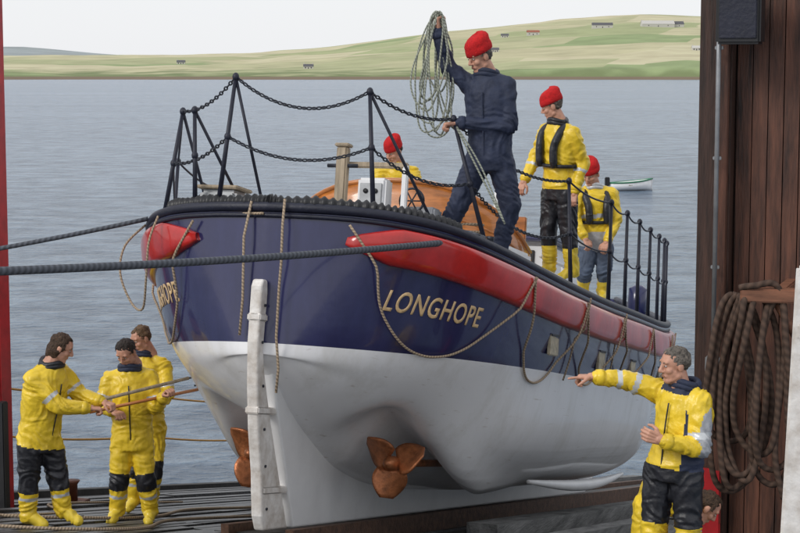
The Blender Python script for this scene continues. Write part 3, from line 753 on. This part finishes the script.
    if vest:
        out=[]
        for sg in(1,-1):
            p=[neck+F*-.09-sp*.03,neck+sx*sg*.095-sp*.03,neck+sx*sg*.12+F*.10-sp*.10,pel.lerp(neck,.62)+sx*sg*.10+F*.165,pel.lerp(neck,.3)+sx*sg*.10+F*.17]
            out.append((cat(p,5),[.042]*19+[.036,.02]))
        c=pel.lerp(neck,.33);r=[c+sx*.19*g*math.cos(a)+F*.155*g*math.sin(a) for a in np.linspace(0,2*math.pi,17)[:-1]]
        out.append((cat(r,2,True),.02))
        multitube('lifejacket',out,M['black'],e,10)
    else:
        pt=[pel.lerp(neck,t)+F*(.152*g-.03*abs(t-.5)) for t in(.02,.2,.4,.6,.8)]
        tube('jacket_fastening',cat(pt,3),.006,M['black' if zone('torso',.5,.6,0,.2)=='yellow' else 'navycloth'],e,6)
    return e
def z_nav(lb,t,h,lat,fr): return 'black' if lb=='foot' else 'navycloth'
def z_y_black(lb,t,h,lat,fr):
    if lb=='torso': return 'yellow' if h>-.08 else 'black'
    if lb=='uarm': return 'refl' if .62<t<.74 else 'yellow'
    if lb=='farm': return 'yellow'
    if lb=='thigh': return 'black'
    if lb=='shin': return 'black' if t<.30 else('refl' if .42<t<.52 else 'yellow')
    return 'yboot'
def z_yy(lb,t,h,lat,fr):
    if lb=='torso': return 'yellow'
    if lb=='uarm': return 'refl' if .62<t<.74 else 'yellow'
    if lb=='farm': return 'yellow'
    if lb=='thigh': return 'black' if t>.8 else 'yellow'
    if lb=='shin': return 'black' if t<.25 else('refl' if .42<t<.52 else 'yellow')
    return 'yboot'
def z_m2(lb,t,h,lat,fr):
    if lb=='torso': return 'yellow' if h>-.05 else 'black'
    if lb in('uarm','farm'): return 'refl' if lb=='farm' and .25<t<.36 else 'yellow'
    if lb=='thigh':return 'black'
    if lb=='shin':return 'black' if t<.42 else 'yboot'
    return 'yboot'
def z_m3(lb,t,h,lat,fr):
    if lb=='torso': return ('refl' if .42<h<.5 else('yellow' if h>.15 else 'greyc')) 
    if lb in('uarm','farm'): return 'yellow'
    return 'bluetr' if lb in('thigh',) or (lb=='shin' and t<.4) else 'yboot'
def z_d(lb,t,h,lat,fr):
    if lb=='torso':
        if h<.0: return 'black'
        return 'navycloth' if (fr<.0 or lat>.13 or h>.92) else 'yellow'
    if lb=='uarm': return 'refl' if .68<t<.84 else ('greyc' if lat>.25 else 'yellow')
    if lb=='farm': return 'refl' if .25<t<.4 and lat<0 else 'yellow'
    if lb=='thigh': return 'black' if t<.9 else 'yellow'
    if lb=='shin': return 'yellow' if t<.25 or t>.4 else 'refl'
    return 'yboot'

e1=person('crewman_in_navy_overalls',V(.67,15.9,-1.62),.9,dict(head=(4,-4,197),neck=(11,0,178),pel=(14,0,95),chest=(16,0,146),
  shL=(-6,6,168),elL=(-27,4,184),wrL=(-37,0,219),shR=(30,-6,166),elR=(33,-14,128),wrR=(-16,-16,131),
  hipL=(2,3,90),knL=(-15,-2,52),anL=(-34,8,12),toeL=(-50,2,5),hipR=(26,-2,90),knR=(35,-6,48),anR=(26,4,8),toeR=(10,-4,2)),
  z_nav,(-.85,-.45,-.35),hat='beanie',hair='hairg',build=1.17,hands=(.95,.9),collar='navycloth',headk=1.12,hn=((1,0,0),(0,0,-1)),hdir=((0,0,1),(-1,0,-.1)))
hb=Vector((-.338,0,2.05));lst=[]
for k in range(9):
    w_=random.uniform(.06,.16);hh=random.uniform(.65,1.12);ox=random.uniform(-.10,.02)
    pts=[]
    for a in np.linspace(0,2*math.pi,17)[:-1]:
        z=-hh/2+hh/2*math.cos(a)
        pts.append(hb+Vector((ox*(-z/hh)*1.6+w_*math.sin(a)*(1-.35*math.cos(a))+.022*math.sin(3*a+k*2),.05*math.sin(a+k)+.02*k-.08,z+.09+.02*random.random())))
    lst.append((cat(pts,4,True),.0085))
for sx_ in(0,.04): lst.append((cat([hb+Vector((sx_,0,.02)),hb+Vector((-.02,0,-.4)),hb+Vector((.05+sx_,-.03,-.8)),hb+Vector((.18,-.08,-.95)),Vector((-.20,-.15,1.19)),Vector((.0+sx_,-.25,.8)),Vector((.25,-.35,.3))],6),.0085))
multitube('rope_coil',lst,M['rope_green'],e1,6)
person('crewman_in_yellow_jacket',V(1.60,18.1,-2.12),1.0,dict(head=(-6,2,179),neck=(0,0,161),pel=(2,0,98),chest=(3,0,136),
  shL=(-10,15,152),elL=(-22,10,124),wrL=(-33,-2,104),shR=(14,-14,150),elR=(25,-10,121),wrR=(17,-18,94),
  hipL=(-4,8,90),knL=(-8,4,54),anL=(-6,6,12),toeL=(-22,4,5),hipR=(9,-8,90),knR=(11,-8,52),anR=(16,-4,11),toeR=(2,-10,4)),
  z_m2,(-.95,.02,-.3),hat='beanie',hair='hairg',build=1.08,hands=(.6,.6),vest=True,collar='black',headk=1.05)
person('crewman_in_yellow_jacket.001',V(2.15,20.1,-2.57),1.13,dict(head=(0,-5,128),neck=(4,0,113),pel=(7,0,62),chest=(6,-1,94),
  shL=(-11,-2,106),elL=(-17,-12,84),wrL=(-8,-22,66),shR=(21,0,106),elR=(26,-6,80),wrR=(16,-18,62),
  hipL=(0,2,56),knL=(-5,-8,30),anL=(-6,2,8),toeL=(-12,-10,3),hipR=(15,2,56),knR=(14,-8,30),anR=(14,2,8),toeR=(12,-12,3)),
  z_m3,(-.5,-.85,-.4),hat='beanie',hair='hairb',build=1.05,hands=(.6,.6),collar='refl',vest=True)
person('crewman_in_yellow_jacket.002',V(-.04,20.1,-2.28),1.0,dict(head=(-3,-8,141),neck=(0,-2,123),pel=(2,6,64),chest=(2,2,100),shL=(-18,-2,115),elL=(-24,-16,90),wrL=(-14,-36,82),shR=(19,-2,115),elR=(26,-14,88),wrR=(12,-34,80),
     hipL=(-7,6,60),knL=(-9,-10,34),anL=(-9,8,8),toeL=(-10,-10,4),hipR=(10,6,60),knR=(11,-10,34),anR=(11,8,8),toeR=(12,-10,4)),
     z_y_black,(-.7,-.7,-.4),hat='beanie',hair='haird',hands=(.6,.6),collar='yellow')
# left crew
person('crewman_in_yellow_oilskins',V(-3.13,15.5,-4.0),.885,dict(head=(17,-2,182),neck=(7,0,163),pel=(-8,0,88),chest=(-1,0,134),
  shL=(-8,-15,150),elL=(16,-18,124),wrL=(42,-10,121),shR=(14,14,152),elR=(32,12,130),wrR=(54,4,125),
  hipL=(-15,-8,84),knL=(-17,-8,46),anL=(-19,-6,11),toeL=(-2,-10,3),hipR=(2,6,84),knR=(10,4,46),anR=(14,6,13),toeR=(30,0,4)),
  z_y_black,(.9,.1,-.4),hair='hairb',build=1.14,hands=(.9,.9),collar='black',headk=1.08,long=True,hn=((0,0,-1),(0,0,-1)))
person('crewman_in_yellow_oilskins.001',V(-2.55,16.6,-4.25),.94,dict(head=(-2,-8,176),neck=(0,-1,157),pel=(1,2,86),chest=(1,0,126),
  shL=(-19,0,146),elL=(-28,-10,120),wrL=(-14,-26,118),shR=(19,2,146),elR=(26,-6,118),wrR=(36,-18,131),
  hipL=(-8,0,82),knL=(-12,-5,43),anL=(-15,0,11),toeL=(-19,-17,4),hipR=(10,1,82),knR=(15,-4,42),anR=(18,3,10),toeR=(18,-15,3)),
  z_yy,(-.35,-.8,-.6),hair='haird',build=1.12,hands=(.95,.9),collar='navycloth',headk=1.08)
person('crewman_in_yellow_oilskins.002',V(-2.55,17.6,-4.40),1.0,dict(head=(-3,-4,178),neck=(-2,2,160),pel=(0,4,88),chest=(0,2,130),
  shL=(-18,8,148),elL=(-24,-2,120),wrL=(-8,-20,112),shR=(18,0,148),elR=(24,-10,120),wrR=(12,-22,108),
  hipL=(-8,4,84),knL=(-12,0,44),anL=(-14,6,11),toeL=(-18,-8,4),hipR=(9,4,84),knR=(8,-4,44),anR=(4,4,11),toeR=(2,-14,4)),
  z_yy,(-.7,-.6,-.35),hair='hairl',build=1.05,hands=(.9,.9),collar='navycloth',headk=1.06)
e=empty('boat_hook');a=V(-2.85,15.52,-2.93);b=V(-1.95,16.2,-2.80);tube('shaft',[a,b],.016,M['timber'],e,8);tube('hook',cat([b,b+Vector((.08,.02,.01)),b+Vector((.1,.02,-.05)),b+Vector((.05,.02,-.07))],4),.01,M['galv'],e,6)
e=empty('boat_hook.001');a=V(-2.85,16.1,-3.10);b=V(-1.85,16.7,-2.98);tube('shaft',[a,b],.016,M['varnish'],e,8);tube('hook',cat([b,b+Vector((.08,.02,.01)),b+Vector((.1,.02,-.05)),b+Vector((.05,.02,-.07))],4),.01,M['galv'],e,6)
person('crewman_pointing',V(1.91,12.3,-3.70),.70,dict(head=(1,-4,241),neck=(12,0,217),pel=(3,0,136),chest=(13,0,184),
  shL=(-8,17,207),elL=(-42,20,219),wrL=(-74,16,223),shR=(24,-16,204),elR=(24,-30,160),wrR=(-12,-36,168),
  hipL=(-10,8,130),knL=(-16,4,72),anL=(-22,10,14),toeL=(-46,6,5),hipR=(14,-8,130),knR=(16,-12,70),anR=(24,-8,14),toeR=(0,-16,5)),
  z_d,(-.93,-.25,-.08),hair='hairg',build=1.12,hands=([0.05,.85,.9,.9],.5),collar='navycloth',headk=1.08,hdir=((-1,0,.03),(-.9,0,.3)),hn=((0,0,-1),(.2,1,0)))
person('crewman_stooping',V(2.04,13.5,-3.96),.76,dict(head=(44,4,82),neck=(28,4,86),pel=(-18,2,92),chest=(8,4,92),
  shL=(24,-14,82),elL=(28,-14,50),wrL=(34,-10,24),shR=(24,20,82),elR=(30,20,50),wrR=(38,14,24),
  hipL=(-18,-9,84),knL=(-22,-12,46),anL=(-28,-10,12),toeL=(-8,-12,4),hipR=(-12,10,84),knR=(-4,10,46),anR=(0,10,12),toeR=(18,10,4)),
  z_yy,(.7,0,-.7),hair='hairb',build=1.05,hands=(.6,.6),collar='navycloth')

# ---------------- far dinghy
e=empty('dinghy',V(15.5,121,SEA),(0,0,math.radians(35)))
VS=[];FS=[]
for i in range(13):
    t=i/12;wd=.65*math.sin(math.pi*min(1,.25+.75*(1-t)))**.6*(1-t**4);x=-1.4+3.2*t
    for v,w in((-wd,.55+.25*t*t),(-wd*.9,.2),(-.02,-.05),(wd*.9,.2),(wd,.55+.25*t*t)): VS.append((x,v,w))
for i in range(12):
    for j in range(4): FS.append((i*5+j,i*5+j+1,(i+1)*5+j+1,(i+1)*5+j))
gm=mat('green_paint',(.03,.2,.1),.5)
o=mk('dinghy_hull',VS,FS,M['white'],e);md=o.modifiers.new('s','SOLIDIFY');md.thickness=.05
tube('gunwale',[VS[i*5] for i in range(13)],.05,gm,e);tube('gunwale',[VS[i*5+4] for i in range(13)],.05,gm,e)
box('outboard_motor',(-1.5,0,.65),(.3,.3,.6),M['blackp'],e,.05);box('thwart',(0,0,.4),(.3,1.1,.05),M['timber'],e)

# ---------------- sea
wm=bpy.data.materials.new('sea_water');wm.use_nodes=True;nt=wm.node_tree;b=nt.nodes['Principled BSDF']
b.inputs['Roughness'].default_value=.2;b.inputs['IOR'].default_value=1.33
tc=nt.nodes.new('ShaderNodeTexCoord')
def nz(scale,sx,sy,det=4,rot=12):
    mp=nt.nodes.new('ShaderNodeMapping');mp.inputs['Scale'].default_value=(sx,sy,1);mp.inputs['Rotation'].default_value=(0,0,math.radians(rot));nt.links.new(tc.outputs['Object'],mp.inputs[0])
    n=nt.nodes.new('ShaderNodeTexNoise');n.inputs['Scale'].default_value=scale;n.inputs['Detail'].default_value=det;n.inputs['Roughness'].default_value=.62;nt.links.new(mp.outputs[0],n.inputs['Vector']);return n
n1=nz(2.6,.8,1,6);n2=nz(.5,.7,1,5,-8)
ad=nt.nodes.new('ShaderNodeMath');ad.operation='MULTIPLY_ADD';ad.inputs[1].default_value=2.0;nt.links.new(n2.outputs['Fac'],ad.inputs[0]);nt.links.new(n1.outputs['Fac'],ad.inputs[2])
bp=nt.nodes.new('ShaderNodeBump');bp.inputs['Strength'].default_value=1;bp.inputs['Distance'].default_value=.42;nt.links.new(ad.outputs[0],bp.inputs['Height']);nt.links.new(bp.outputs['Normal'],b.inputs['Normal'])
n4=nz(.02,.35,1,5)
s4=nt.nodes.new('ShaderNodeMath');s4.operation='MULTIPLY_ADD';s4.inputs[1].default_value=.6;nt.links.new(n4.outputs['Fac'],s4.inputs[0]);nt.links.new(ad.outputs[0],s4.inputs[2])
sc4=nt.nodes.new('ShaderNodeMapRange');sc4.inputs['From Min'].default_value=1.35;sc4.inputs['From Max'].default_value=2.25;nt.links.new(s4.outputs[0],sc4.inputs['Value'])
r=nt.nodes.new('ShaderNodeValToRGB');r.color_ramp.elements[0].position=.15;r.color_ramp.elements[0].color=(.06,.10,.16,1);r.color_ramp.elements[1].position=.85;r.color_ramp.elements[1].color=(.24,.32,.41,1)  # wave-driven dark and light tones paint deep water and sky reflection on facets
nt.links.new(sc4.outputs[0],r.inputs[0]);nt.links.new(r.outputs[0],b.inputs['Base Color'])
o=mk('sea',[(-9000,-9000,0),(9000,-9000,0),(9000,9000,0),(-9000,9000,0)],[(0,1,2,3)],wm,smooth=False);o.location=(6.16,0,SEA);o.rotation_euler=(0,0,math.radians(20))

# ---------------- far land
rx=[-3500,-1500,-809,-546,-283,-141,101,323,485,617,1500,3500];rz=[20,28,34,36,40,52,82,104,115,115,95,60]
def land(x,y):
    R=float(np.interp(x*3600/max(y,1),rx,rz)) if y<3600 else float(np.interp(x,rx,rz))
    sh=2000+60*noise.noise(Vector((x/220,3,0)))+25*noise.noise(Vector((x/60,7,0)))-.02*x
    t=(y-sh)/(3600-sh)
    if t<0: return SEA-2+ t*50
    bank=(3+6*max(0,min(1,(x+50)/300)))*min(1,(y-sh)/22)
    if t<=1: z=SEA+bank+ (R-SEA-bank)*(t**.9) 
    else: z=R-(t-1)*60
    return z+min(1,t*6)*(5*noise.noise(Vector((x/260,y/260,0)))+2*noise.noise(Vector((x/70,y/120,5))))
VS=[];FS=[];xs=list(np.linspace(-2600,2600,261));ys=list(np.linspace(1900,2150,60))+list(np.linspace(2160,4400,90))
for y in ys:
    for x in xs: VS.append((x,y,land(x,y)))
nx=len(xs)
for i in range(len(ys)-1):
    for j in range(nx-1): FS.append((i*nx+j,i*nx+j+1,(i+1)*nx+j+1,(i+1)*nx+j))
lm=bpy.data.materials.new('farmland');lm.use_nodes=True;nt=lm.node_tree;b=nt.nodes['Principled BSDF'];b.inputs['Roughness'].default_value=.95;b.inputs['Specular IOR Level'].default_value=.1
tc=nt.nodes.new('ShaderNodeTexCoord');mp=nt.nodes.new('ShaderNodeMapping');mp.inputs['Scale'].default_value=(1/240,1/230,0);mp.inputs['Rotation'].default_value=(0,0,.25);nt.links.new(tc.outputs['Object'],mp.inputs[0])
vo=nt.nodes.new('ShaderNodeTexVoronoi');vo.distance='CHEBYCHEV';vo.inputs['Scale'].default_value=1;vo.inputs['Randomness'].default_value=.85;nt.links.new(mp.outputs[0],vo.inputs['Vector'])
sp=nt.nodes.new('ShaderNodeSeparateXYZ');nt.links.new(vo.outputs['Color'],sp.inputs[0])
r=nt.nodes.new('ShaderNodeValToRGB');r.color_ramp.interpolation='CONSTANT'
cols=[(0,(.36,.39,.21)),(.16,(.49,.46,.29)),(.36,(.39,.40,.23)),(.5,(.54,.50,.33)),(.68,(.28,.34,.17)),(.8,(.44,.43,.26))]  # field tints, lightened so aerial haze is baked into the colour
r.color_ramp.elements[0].color=(*cols[0][1],1);r.color_ramp.elements[1].position=cols[1][0];r.color_ramp.elements[1].color=(*cols[1][1],1)
for p,c in cols[2:]: q=r.color_ramp.elements.new(p);q.color=(*c,1)
nt.links.new(sp.outputs['X'],r.inputs[0])
n=nt.nodes.new('ShaderNodeTexNoise');n.inputs['Scale'].default_value=.02;n.inputs['Detail'].default_value=6;nt.links.new(tc.outputs['Object'],n.inputs['Vector'])
mm=nt.nodes.new('ShaderNodeMix');mm.data_type='RGBA';mm.blend_type='OVERLAY';mm.inputs['Factor'].default_value=.35;nt.links.new(r.outputs[0],mm.inputs['A']);nt.links.new(n.outputs['Fac'],mm.inputs['B'])
s2=nt.nodes.new('ShaderNodeSeparateXYZ');nt.links.new(tc.outputs['Object'],s2.inputs[0])
rz_=nt.nodes.new('ShaderNodeMapRange');rz_.inputs['From Min'].default_value=8;rz_.inputs['From Max'].default_value=16;nz_=nt.nodes.new('ShaderNodeMath');nz_.operation='MULTIPLY_ADD';nz_.inputs[1].default_value=24;nt.links.new(n.outputs['Fac'],nz_.inputs[0]);nt.links.new(s2.outputs['Z'],nz_.inputs[2]);nt.links.new(nz_.outputs[0],rz_.inputs['Value'])
m2=nt.nodes.new('ShaderNodeMix');m2.data_type='RGBA';m2.inputs['A'].default_value=(.19,.23,.11,1);nt.links.new(rz_.outputs[0],m2.inputs['Factor']);nt.links.new(mm.outputs['Result'],m2.inputs['B'])
rs=nt.nodes.new('ShaderNodeMapRange');rs.inputs['From Min'].default_value=-5.2;rs.inputs['From Max'].default_value=-4.2;nt.links.new(s2.outputs['Z'],rs.inputs['Value'])
m3=nt.nodes.new('ShaderNodeMix');m3.data_type='RGBA';m3.inputs['A'].default_value=(.21,.165,.12,1);nt.links.new(rs.outputs[0],m3.inputs['Factor']);nt.links.new(m2.outputs['Result'],m3.inputs['B'])
nt.links.new(m3.outputs['Result'],b.inputs['Base Color'])
o=mk('hill',VS,FS,lm);o.location=(6.16,0,0);o.rotation_euler=(0,0,math.radians(20))
roofm=mat('slate_roof',(.12,.12,.13),.8);wallm=mat('house_render',(.6,.58,.54),.8);ro2=mat('red_roof',(.35,.13,.08),.8)
def house(name,x,y,L,W,H,rm,rot=0):
    z=land(x,y)-1;e=empty(name,V(x,y,z),(0,0,math.radians(20)+rot))
    VS=[(-L/2,-W/2,0),(L/2,-W/2,0),(L/2,W/2,0),(-L/2,W/2,0),(-L/2,-W/2,H),(L/2,-W/2,H),(L/2,W/2,H),(-L/2,W/2,H),(-L/2,0,H+W*.4),(L/2,0,H+W*.4)]
    mk('walls',VS,[(0,1,5,4),(1,2,6,9,5),(2,3,7,6),(3,0,4,8,7)],wallm,e,smooth=False)
    q=.5;VR=[(-L/2-q,-W/2-q,H-.3),(L/2+q,-W/2-q,H-.3),(L/2+q,0,H+W*.4+.1),(-L/2-q,0,H+W*.4+.1),(L/2+q,W/2+q,H-.3),(-L/2-q,W/2+q,H-.3)]
    mk('roof',VR,[(0,1,2,3),(3,2,4,5)],rm,e,smooth=False)
    boxes('windows_and_door',[((-L*.3,-W/2-.02,H*.55),(1.4,.1,1.5)),((0,-W/2-.02,H*.38),(1.2,.1,2.4)),((L*.3,-W/2-.02,H*.55),(1.4,.1,1.5))],M['blackp'],e)
    boxes('chimneys',[((-L/2+.6,0,H+W*.4+.5),(1,1,1.8)),((L/2-.6,0,H+W*.4+.5),(1,1,1.8))],wallm,e)
house('farmhouse',215,2900,20,8,6,ro2);house('farmhouse.001',338,3000,34,10,6,roofm);house('farm_barn',430,3000,55,14,6,wallm,.1);house('farm_barn.001',455,3010,40,12,6,roofm,.1)
house('farmhouse.002',130,2450,10,7,4,roofm);house('farmhouse.003',-115,2250,12,7,4,roofm);house('farmhouse.004',170,2910,12,7,4,roofm);house('farmhouse.005',-330,2700,12,7,4,roofm);house('farmhouse.006',380,2300,11,7,4,wallm)
VS=[];FS=[]
for i in range(60):
    x=-3500+i*60
    for k,(dy,f) in enumerate(((0,0),(400,.7),(900,1),(1600,.5))): VS.append((x,5200+dy,-8+f*(88+30*noise.noise(Vector((x/500,1,0))))*max(0,min(1,(200-x)/1500))))
for i in range(59):
    for k in range(3): FS.append((i*4+k,(i+1)*4+k,(i+1)*4+k+1,i*4+k+1))
o=mk('distant_hill',VS,FS,mat('distant_bluegrey',(.34,.38,.38),.9,vs=.005));o.location=(6.16,0,0);o.rotation_euler=(0,0,math.radians(20))  # far ridge in a pale blue-grey tone

# ---------------- light
w=bpy.data.worlds.new('World');sc.world=w;w.use_nodes=True;nt=w.node_tree;bg=nt.nodes['Background']
SEL,SAZ=34,212
sky=nt.nodes.new('ShaderNodeTexSky');sky.sky_type='NISHITA';sky.sun_disc=False;sky.sun_elevation=math.radians(SEL);sky.sun_rotation=math.radians(SAZ)
mx=nt.nodes.new('ShaderNodeMix');mx.data_type='RGBA';mx.inputs['Factor'].default_value=.88;mx.inputs['B'].default_value=(8.2,8.3,8.6,1)
nt.links.new(sky.outputs[0],mx.inputs['A']);nt.links.new(mx.outputs['Result'],bg.inputs['Color']);bg.inputs['Strength'].default_value=.113
sl=bpy.data.lights.new('sun','SUN');sl.energy=1.4;sl.angle=math.radians(18);sl.color=(1,.97,.93)
so=bpy.data.objects.new('sun',sl);sc.collection.objects.link(so)
az=math.radians(SAZ);el=math.radians(SEL);dv=Vector((math.sin(az)*math.cos(el),math.cos(az)*math.cos(el),math.sin(el)))
so.rotation_euler=(-dv).to_track_quat('-Z','Y').to_euler()
cd=bpy.data.cameras.new('camera');co_=bpy.data.objects.new('camera',cd);sc.collection.objects.link(co_);sc.camera=co_
co_.location=(6.16,0,0);co_.rotation_euler=(math.radians(90-6.22),0,math.radians(20));cd.sensor_width=36;cd.lens=36*1780/800;cd.clip_end=20000;cd.clip_start=.1
sc.view_settings.view_transform='Standard';sc.view_settings.look='None';sc.view_settings.exposure=0
